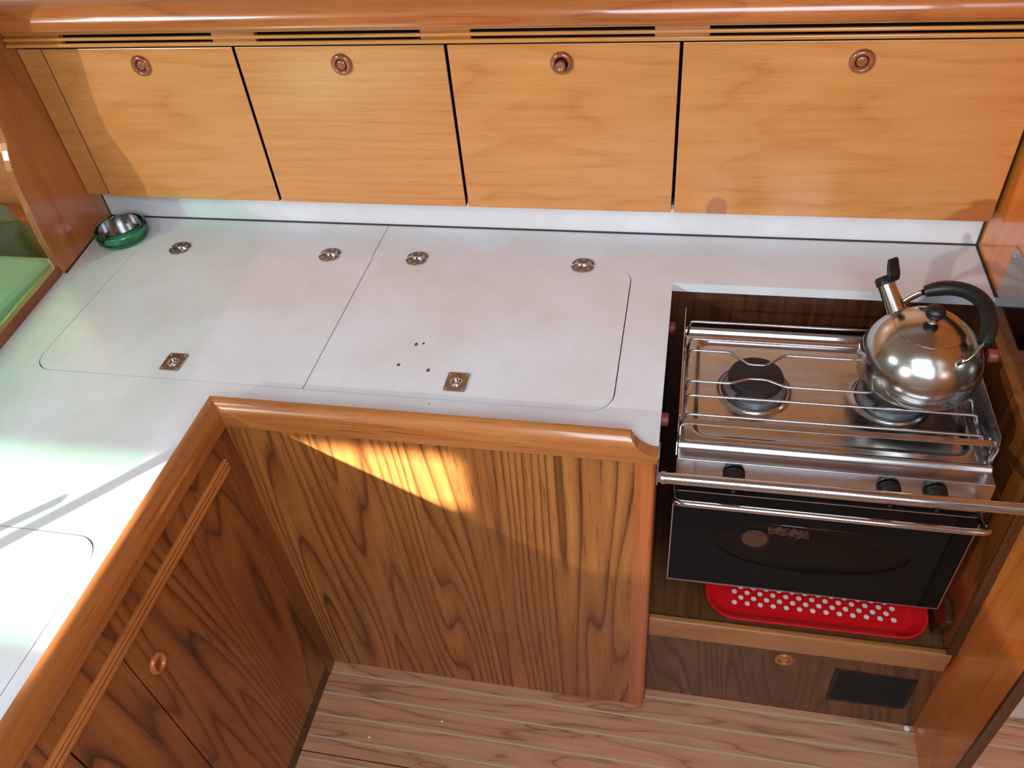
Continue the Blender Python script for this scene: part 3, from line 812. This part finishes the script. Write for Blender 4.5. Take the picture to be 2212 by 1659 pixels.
# side plates
for x0, x1 in ((SX0 - 0.0015, SX0), (SX1, SX1 + 0.0015)):
    pts = [(0.9975, 0.8050), (0.9995, 0.8520), (1.0040, 0.8665), (1.0120, 0.8680), (1.2950, 0.8680), (1.3040, 0.8640), (1.3040, 0.8000), (0.9800, 0.7900)]
    sp = obj('side_plate', slab([pts], x0, x1, 'YZ'), M['steel'], st)
    s = 1 if x0 < 0.1 else -1
    xx = x1 if s > 0 else x0
    for yy in (1.0350, 1.2600):
        obj('screw', lathe([(0.0035, 0), (0.0030, s * 0.0015), (0.0001, s * 0.0018)], (xx, yy, 0.8330), 'X', 14), M['chrome'], sp, smooth=True)
    obj('rail_clip', box(min(xx, xx + s * 0.004), max(xx, xx + s * 0.004), 1.010, 1.022, 0.8240, 0.8420), M['steel_wire'], sp, bevel=0.001)
    obj('rail_clip', box(min(xx, xx + s * 0.004), max(xx, xx + s * 0.004), 1.228, 1.240, 0.8240, 0.8420), M['black_matte'], sp, bevel=0.001)
# burners
for bx, by in (B1, B2):
    b = obj('burner', lathe([(0.0570, 0.8065), (0.0570, 0.8150), (0.0560, 0.8210), (0.0500, 0.8255), (0.0300, 0.8265), (0.0001, 0.8265)], (bx, by, 0), 'Z', 56), M['burner_grey'], st, auto=35)
    obj('burner_cap', lathe([(0.0470, 0.8265), (0.0485, 0.8300), (0.0488, 0.8400), (0.0470, 0.8440), (0.0200, 0.8455), (0.0001, 0.8456)], (bx + 0.0005, by + 0.0020, 0), 'Z', 56), M['burner_black'], b, auto=35)
    obj('flame_sensor', lathe([(0.0042, 0.8220), (0.0042, 0.8300), (0.0030, 0.8310), (0.0001, 0.8310)], (bx - 0.032, by - 0.0430, 0), 'Z', 14), M['burner_black'], b, smooth=True)
# pot grid wires
WZ = 0.8545; wr = 0.0025
def wire(pts, nm='grid_wire', r=wr):
    return obj(nm, tube(fillet(pts, 0.007, 5), r, 10), M['steel_wire'], st, smooth=True)
xl, xr = 0.0235, 0.4930
for y in (1.2200, 1.0660, 1.0190):
    wire([(xl - 0.0040, y + 0.001, 0.8270), (xl, y, WZ), (xr, y, WZ), (xr + 0.0060, y - 0.006, 0.8300)])
for y, yb in ((1.1870, 1.1560), (1.1030, 1.1180)):
    p = [(xl - 0.0040, y + 0.001, 0.8270), (xl, y, WZ)]
    for bx in (0.1440, 0.3770):
        w0 = 0.0480 if yb > 1.13 else 0.0470
        p += [(bx - w0, y, WZ), (bx - 0.0150, yb, WZ), (bx + 0.0150, yb, WZ), (bx + w0, y, WZ)]
    p += [(xr, y, WZ), (xr + 0.0060, y - 0.006, 0.8300)]
    wire(p)
wire([(0.0175, 1.262, 0.8290), (0.0215, 1.2600, 0.8640), (0.5020, 1.2600, 0.8640), (0.5060, 1.262, 0.8290)], 'back_rail')
# the side rods carrying the grid
for x in (xl - 0.0040, xr + 0.0060):
    obj('grid_side_rod', tube([(x, 1.013, 0.8290), (x, 1.226, 0.8290)], 0.0022, 8), M['steel_wire'], st, smooth=True)
fr = fillet([(SX0 + 0.0030, 1.0000, 0.8150), (SX0 + 0.0030, 1.0000, 0.8560), (SX1 + 0.0040 - 0.003, 1.0000, 0.8580), (SX1 - 0.0030, 1.0000, 0.8150)], 0.012, 8)
V, F = [], []
for p in fr: pass
def strap(pts, hw, ht):
    """flat strap: hw half width across the path in its plane (xz), ht half thickness in y"""
    P = [Vector(p) for p in pts]; V, F = [], []
    for i, p in enumerate(P):
        a = P[max(0, i - 1)]; b = P[min(len(P) - 1, i + 1)]
        tv = (b - a).normalized(); nv = Vector((-tv.z, 0, tv.x))
        for su, sv in ((-1, -1), (1, -1), (1, 1), (-1, 1)):
            V.append(tuple(p + nv * hw * su + Vector((0, ht * sv, 0))))
    for i in range(len(P) - 1):
        for k in range(4):
            l = (k + 1) % 4
            F.append((i * 4 + k, i * 4 + l, i * 4 + 4 + l, i * 4 + 4 + k))
    F += [(0, 1, 2, 3), tuple(4 * (len(P) - 1) + k for k in range(4))]
    return V, F
obj('front_rail', strap(fr, 0.0014, 0.0060), M['steel'], st, bevel=0.0005)

# oven door
od = bpy.data.objects.new('oven_door', None)
gl0, gl1, gz0, gz1 = 0.0130, 0.5090, 0.4620, 0.7370
DYF = 0.9450
ell = circ(0.2620, 0.6020, 0.1690, 56, 0.0720)
outer = [(gl0, gz0), (gl1, gz0), (gl1, gz1), (gl0, gz1)]
bpy.data.objects.remove(od)
def black_glass():
    t = NT('black_oven_glass'); t.bsdf((0.003, 0.0035, 0.004, 1), 0.05, spec=0.10); return t.m
M['black_glass'] = black_glass()
od = obj('oven_door', slab([outer, ell[::-1]], DYF, DYF + 0.005, 'XZ'), M['black_glass'], st)
obj('oven_window', slab([circ(0.2620, 0.6020, 0.1690, 56, 0.0720)], DYF + 0.0008, DYF + 0.0042, 'XZ'), M['oven_glass'], od)
e = 0.0022
obj('door_frame', join(box(gl0 - e, gl0 - 0.0001, DYF - 0.001, DYF + 0.018, gz0 - e, gz1 + e), box(gl1 + 0.0001, gl1 + e, DYF - 0.001, DYF + 0.018, gz0 - e, gz1 + e),
                        box(gl0, gl1, DYF - 0.001, DYF + 0.018, gz0 - e, gz0 - 0.0001), box(gl0, gl1, DYF - 0.001, DYF + 0.018, gz1 + 0.0001, gz1 + e)), M['steel'], od)
hp = fillet([(0.0125, 0.9440, 0.7330), (0.0125, 0.9020, 0.7560), (0.0390, 0.8990, 0.7590), (0.4800, 0.8990, 0.7570), (0.5090, 0.9020, 0.7560), (0.5090, 0.9440, 0.7330)], 0.024, 8)
hd = obj('door_handle', tube(hp, 0.0058, 16), M['steel_tube'], od, smooth=True)
# what shows through the oval window
obj('oven_lining', slab([[(gl0 + .004, gz0), (gl1 - .004, gz0), (gl1 - .004, gz1), (gl0 + .004, gz1)]], 0.9635, 0.9655, 'XZ'), M['black_gap'], od)
dial = obj('thermometer', lathe([(0.0260, 0.0), (0.0262, 0.008), (0.0240, 0.0095), (0.0235, 0.0070), (0.0001, 0.0070)], (0.1640, 0.9630, 0.6050), 'Y', 40), M['steel_kettle'], od, auto=40)
M['dial'] = plain('dial_face', S(150, 112, 84), 0.5)
obj('dial_face', slab([circ(0.1640, 0.6050, 0.0228, 32)], 0.9545, 0.9555, 'XZ'), M['dial'], dial)
obj('rack_bar', tube([(0.105, 0.958, 0.6500), (0.375, 0.958, 0.6480)], 0.0011, 8), M['steel_tube'], od, smooth=True)
# crumpled foil behind the dial
random.seed(3)
FV, FF = [], []
for j in range(5):
    for i in range(12):
        FV.append((0.185 + 0.0065 * i + random.uniform(-.002, .002), 0.960 + random.uniform(-.004, .003), 0.618 + 0.0062 * j + random.uniform(-.002, .002) - 0.0006 * i))
for j in range(4):
    for i in range(11):
        a = j * 12 + i; FF.append((a, a + 1, a + 13)); FF.append((a, a + 13, a + 12))
obj('foil', (FV, FF), M['chrome'], od)

# grab bar in front of the stove
t = thing('grab_bar', 'thick polished steel grab bar across the front of the stove', 'rail', (0.28, 0.86, 0.868))
obj('bar', tube([(-0.0110, 0.8600, 0.8675), (0.5738, 0.8600, 0.8705)], 0.0093, 24), M['steel_tube'], t, auto=40)
V, F = slab([[(0.852, 0.858), (0.868, 0.858), (0.8850, 0.8700), (0.9480, 0.8400), (0.9500, 0.8500), (0.9450, 0.8580), (0.884, 0.884), (0.852, 0.879)]], -0.0185, -0.0160, 'YZ')
V, F = join((V, F), box(-0.0185, -0.0105, 0.8545, 0.8655, 0.8620, 0.8730))
obj('bar_bracket', (V, F), M['steel'], t)
obj('bar_socket', lathe([(0.0105, 0.0), (0.0105, 0.006), (0.0095, 0.007)], (-0.0112, 0.8600, 0.8675), 'X', 24), M['steel'], t, auto=40)

# ------------------------------------------------------------------ kettle
KC = Vector((0.4095, 1.1580, 0.8576))
kt = thing('kettle', 'round stainless steel whistling kettle with a black arched handle, standing on the right burner', 'kettle', KC)
L0 = lambda n, d, m, p=kt, **k: obj(n, d, m, p, loc=(0, 0, 0), **k)
kp = [(0.0001, 0.0), (0.088, 0.0), (0.0955, 0.0010), (0.0975, 0.0035), (0.0962, 0.0060), (0.0962, 0.0075)]
Rk_, zc = 0.1000, 0.0260
for a in range(-8, 60, 4):
    q = math.radians(a)
    kp.append((Rk_ * math.cos(q), zc + Rk_ * 0.93 * math.sin(q)))
kp = kp[:6] + [p for p in kp[6:] if p[0] > 0.0555]
rim = kp[-1]
kp += [(0.0560, rim[1] + 0.0010), (0.0545, rim[1] + 0.0004)]
kb = L0('kettle_body', lathe(kp, (0, 0, 0), 'Z', 96), M['steel_kettle'], auto=50)
lz = kp[-1][1]
lp = [(0.0555, lz), (0.0560, lz + 0.0016), (0.0540, lz + 0.0028)]
for k in range(1, 11):
    r = 0.054 * (1 - k / 10.0)
    lp.append((max(r, 0.0001), lz + 0.0028 + 0.0115 * (1 - (r / 0.054) ** 2)))
lid = L0('kettle_lid', lathe(lp, (0, 0, 0), 'Z', 72), M['steel_kettle'], auto=50)
tz = lp[-1][1]
L0('lid_collar', lathe([(0.0085, tz - 0.001), (0.0085, tz + 0.003), (0.0070, tz + 0.0055), (0.0075, tz + 0.0075)], (0, 0, 0), 'Z', 28), M['chrome'], lid, auto=50)
L0('lid_knob', lathe([(0.0075, tz + 0.0065), (0.0130, tz + 0.0100), (0.0158, tz + 0.0165), (0.0155, tz + 0.0220), (0.0120, tz + 0.0275), (0.0060, tz + 0.0300), (0.0001, tz + 0.0305)], (0, 0, 0), 'Z', 36), M['rubber'], lid, smooth=True)
kd = Vector((-0.53, 0.85, 0)).normalized()
kn_ = Vector((kd.y, -kd.x, 0))        # to the right/back of the spout line
s0 = kd * 0.062 + Vector((0, 0, 0.072)); s1 = kd * 0.118 + Vector((0, 0, 0.122))
dirn = (s1 - s0).normalized()
L0('spout', tube([s0, s0.lerp(s1, 0.35), s0.lerp(s1, 0.7), s1], [0.0185, 0.0165, 0.0148, 0.0145], 28), M['steel_kettle'], auto=50)
cap = L0('spout_cap', tube([s1 - dirn * 0.007, s1 - dirn * 0.006, s1 + dirn * 0.005, s1 + dirn * 0.0085], [0.0150, 0.0165, 0.0162, 0.0125], 28), M['rubber'], auto=50)
# thumb lever of the whistle cap: curved plate rising from the cap, towards the handle
u = (Vector((0, 0, 1)) - dirn * dirn.z).normalized()
lev = [s1 + u * 0.0140 - dirn * 0.007, s1 + u * 0.021 - dirn * 0.003, s1 + u * 0.028 + dirn * 0.006, s1 + u * 0.033 + dirn * 0.018, s1 + u * 0.040 + dirn * 0.030]
V, F = [], []
for i, p in enumerate(lev):
    w_ = (0.0085, 0.0115, 0.0120, 0.0118, 0.0100)[i]; th = 0.0042 if i < 3 else 0.003
    nn = u * 0.6 - dirn * 0.8 if i > 0 else u
    nn = nn.normalized()
    for a, b in ((-1, -1), (1, -1), (1, 1), (-1, 1)):
        V.append(tuple(p + kn_ * w_ * a + nn * th * b))
for i in range(len(lev) - 1):
    for k in range(4):
        l = (k + 1) % 4; F.append((i * 4 + k, i * 4 + l, i * 4 + 4 + l, i * 4 + 4 + k))
F += [(0, 1, 2, 3), tuple(4 * (len(lev) - 1) + k for k in range(4))]
lv = L0('whistle_lever', (V, F), M['rubber'], cap, bevel=0.0025, bseg=3)
V, F = tube([s1 + u * 0.0165 - dirn * 0.004 - kn_ * 0.0105, s1 + u * 0.0165 - dirn * 0.004 + kn_ * 0.0105], 0.0017, 12)
L0('lever_pin', (V, F), M['chrome'], lv, smooth=True)
# handle: steel ears on the shoulder, black grip leaning over to the right
A = kd * 0.0760 + Vector((0, 0, 0.0860)); B = kd * -0.0760 + Vector((0, 0, 0.0860))
th = math.radians(33)
up = Vector((kn_.x * math.cos(th), kn_.y * math.cos(th), math.sin(th)))
mid = (A + B) / 2
hpts = []
for k in range(25):
    a = PI * k / 24
    hpts.append(mid + kd * math.cos(a) * 0.0800 + up * (0.010 + math.sin(a) * 0.0880))
core = [A] + hpts[0:4]
for pts, lab in ((hpts[0:5], 0), (hpts[-5:], 1)):
    ear0 = (A if lab == 0 else B)
    q = [ear0 - Vector((0, 0, 0.008)) + (kd * -0.004 if lab == 0 else kd * 0.004), ear0] + (pts if lab == 0 else pts[::-1])
    L0('handle_arm', tube(q, 0.0028, 12, rx=0.0060), M['steel_kettle'], smooth=True)
    n_ = kd * (1 if lab == 0 else -1)
    ec = ear0 + Vector((0, 0, -0.002))
    L0('handle_ear', tube([ec - n_ * 0.0025, ec + n_ * 0.0025], 0.0105, 20), M['steel_kettle'], auto=40)
gr = hpts[4:-3]
rad = [0.0098] + [0.0118] + [0.0128] * (len(gr) - 4) + [0.0118, 0.0098]
L0('handle_grip', tube(gr, rad, 20), M['rubber'], auto=60)

# ------------------------------------------------------------------ tray on the shelf
T0 = Vector((0.3125, 0.9400, 0.3265))
tw, td = 0.2185, 0.30
def tray():
    outl = lambda g, z: [(x, y, z) for x, y in rrect(-tw + g, tw - g, g, td - g, [max(0.004, q - g) for q in (0.05, 0.05, 0.062, 0.062)], 10)]
    rings = [outl(0.0205, 0.0), outl(0.0030, 0.0215), outl(0.0, 0.0225), outl(0.0, 0.0242), outl(0.0035, 0.0246), outl(0.0060, 0.0232), outl(0.0245, 0.0040), outl(0.0275, 0.0032)]
    V, F = [], []
    n = len(rings[0])
    for r in rings: V += r
    for i in range(len(rings) - 1):
        for k in range(n):
            l = (k + 1) % n; F.append((i * n + k, i * n + l, i * n + n + l, i * n + n + k))
    F += [tuple(range(n)), tuple((len(rings) - 1) * n + k for k in range(n))]
    return V, F
o = obj('serving_tray', tray(), M['tray'], loc=T0, auto=35)
o.rotation_euler = (0, 0, math.radians(0.3))
tag(o, 'red serving tray with white polka dots lying on the shelf under the stove', 'tray')

# ------------------------------------------------------------------ ashtray
AC = Vector((-1.3000, 1.4330, WT + 0.0003))
at = thing('ashtray', 'round green glass ashtray with a notched steel insert, in the back left worktop corner', 'ashtray', AC)
R1 = 0.0600
pro = [(0.052, 0.0), (0.0570, 0.002), (0.0598, 0.008), (0.0604, 0.022), (0.0596, 0.0285), (0.0565, 0.0312), (0.0515, 0.0300), (0.0490, 0.0250), (0.0480, 0.0080), (0.0450, 0.0060), (0.0001, 0.0060)]
V, F = lathe([(0.0001, 0.0)] + pro, (0, 0, 0), 'Z', 72)
V2 = []
for v in V:
    v = list(v); r = math.hypot(v[0], v[1]); a = math.degrees(math.atan2(v[1], v[0])) % 120
    if v[2] > 0.024 and abs(a - 20) < 7: v[2] -= 0.0050 * (1 - abs(a - 20) / 7 * 0.6)
    V2.append(v)
obj('glass_bowl', clean((V2, F)), M['bowl_glass'], at, loc=(0, 0, 0), smooth=True)
V, F = [], []
n = 72
for rr_, zz in ((0.0440, 0.0110), (0.0462, 0.0350), (0.0468, 0.0350), (0.0446, 0.0104)):
    for k in range(n):
        a = 2 * PI * k / n; dg = math.degrees(a) % 120
        z = zz
        if zz > 0.03 and abs(dg - 20) < 6: z -= 0.009
        V.append((rr_ * math.cos(a), rr_ * math.sin(a), z))
for i in range(3):
    for k in range(n):
        l = (k + 1) % n; F.append((i * n + k, i * n + l, i * n + n + l, i * n + n + k))
F += [tuple(range(n)), tuple(3 * n + k for k in range(n))]
ins = obj('steel_insert', (V, F), M['steel'], at, loc=(0, 0, 0), auto=40)

# ------------------------------------------------------------------ crumbs on the floor
for x, y, lab in ((-0.6420, 0.7226, 'tiny curled white paint crumb on the floor near the left cabinet'),
                  (-0.4812, 0.7852, 'tiny white crumb on the floor, second plank from the cabinet front')):
    bm = bmesh.new(); bmesh.ops.create_icosphere(bm, subdivisions=2, radius=0.0028)
    for v in bm.verts: v.co = Vector((v.co.x * 1.2, v.co.y * random.uniform(.7, 1.1), v.co.z * 0.5)) * random.uniform(.8, 1.15)
    vv = [tuple(v.co) for v in bm.verts]; ff = [tuple(q.index for q in f.verts) for f in bm.faces]; bm.free()
    o = obj('crumb', (vv, ff), M['crumb'], loc=(x, y, 0.0018)); tag(o, lab, 'crumb')
o = obj('floor_plug', lathe([(0.0065, 0.0), (0.0065, 0.004), (0.005, 0.0052), (0.0001, 0.0055)], (0, 0, 0), 'Z', 20), M['crumb'], loc=(0.5600, 0.9290, 0.0002), auto=40)
tag(o, 'small white plastic plug on the floor in the corner below the black vent', 'plug')

# ------------------------------------------------------------------ unseen pole and tap, shaped so their shadows cross the worktop
SUN = Vector((0.73, 1.0, -0.44)).normalized()
def shadow_caster(p, k): return Vector((p[0] - 0.73 * k, p[1] - k, WT + 0.44 * k))
a, b = shadow_caster((-1.0242, 0.5860), 0.20), shadow_caster((-0.8309, 0.8052), 0.41)
dd = (b - a).normalized()
foot = a - dd * ((a.z - WT - 0.001) / dd.z); head = b + dd * 0.012
o = obj('handhold_pole', tube([foot, head], 0.0120, 20), M['steel_tube'], auto=40)
tag(o, 'slanting steel handhold pole rising from the left arm of the worktop', 'pole')
a, b = shadow_caster((-1.060, 0.600), 0.155), shadow_caster((-0.9680, 0.6900), 0.245)
t = thing('tap', 'slim steel galley tap on the left arm of the worktop', 'tap', (a.x, a.y, WT))
dd = (b - a).normalized(); foot = a - dd * ((a.z - WT - 0.001) / dd.z)
obj('tap_column', tube([foot, b - dd * 0.006, b - dd * 0.002, b], [0.0085, 0.0085, 0.0070, 0.003], 20), M['steel_tube'], t, auto=40)

# ------------------------------------------------------------------ camera
cam = bpy.data.cameras.new('camera'); co = bpy.data.objects.new('camera', cam); C.objects.link(co)
Mx = ((0.97844634, 0.18873996, -0.08378532), (0.06998784, -0.68481847, -0.725345), (-0.19427932, 0.70384721, -0.68326763))
X = Vector(Mx[0]); Yd = Vector(Mx[1]); Zf = Vector(Mx[2])
rot = Matrix((X, -Yd, -Zf)).transposed().to_4x4()
rot.translation = Vector((0, 0, 1.885))
co.matrix_world = rot
cam.sensor_fit = 'HORIZONTAL'; cam.sensor_width = 36.0
cam.lens = 36.0 * 1772.72 / 2212
cam.clip_start = 0.02
bpy.context.scene.camera = co

# ------------------------------------------------------------------ light
def sun():
    l = bpy.data.lights.new('sun', 'SUN'); l.energy = 30.0; l.angle = math.radians(1.0); l.color = (1.0, 0.95, 0.87)
    o = bpy.data.objects.new('sun', l); C.objects.link(o)
    o.rotation_euler = SUN.to_track_quat('-Z', 'Y').to_euler()
    o.location = (-2, -3, 3)
sun()
def area(name, loc, target, sx, sy, power, col):
    l = bpy.data.lights.new(name, 'AREA'); l.shape = 'RECTANGLE'; l.size = sx; l.size_y = sy; l.energy = power; l.color = col
    o = bpy.data.objects.new(name, l); C.objects.link(o); o.location = loc
    o.rotation_euler = (Vector(target) - Vector(loc)).to_track_quat('-Z', 'Y').to_euler()
    return o
area('hatch_daylight', (0.1, -0.45, 2.35), (0.0, 0.6, 0.6), 1.1, 0.8, 18, (0.80, 0.90, 1.0))
area('companionway_daylight', (0.25, -0.93, 1.95), (0.1, 1.0, 1.15), 1.3, 0.8, 30, (0.77, 0.88, 1.0))
area('saloon_hatch_daylight', (-1.7, 0.4, 2.04), (-1.3, 0.9, 0.8), 0.6, 0.6, 13, (0.86, 0.95, 1.0))
wd = bpy.data.worlds.new('sky'); bpy.context.scene.world = wd; wd.use_nodes = True
bg = wd.node_tree.nodes['Background']; bg.inputs[0].default_value = (0.82, 0.88, 1.0, 1); bg.inputs[1].default_value = 0.42

sc = bpy.context.scene
sc.cycles.max_bounces = 9; sc.cycles.diffuse_bounces = 4; sc.cycles.glossy_bounces = 5
sc.cycles.transmission_bounces = 8; sc.cycles.transparent_max_bounces = 16
sc.cycles.caustics_reflective = False; sc.cycles.sample_clamp_indirect = 6.0
sc.view_settings.view_transform = 'Standard'; sc.view_settings.look = 'None'
sc.view_settings.exposure = 0.0; sc.view_settings.gamma = 1.0
sc.view_settings.use_curve_mapping = False
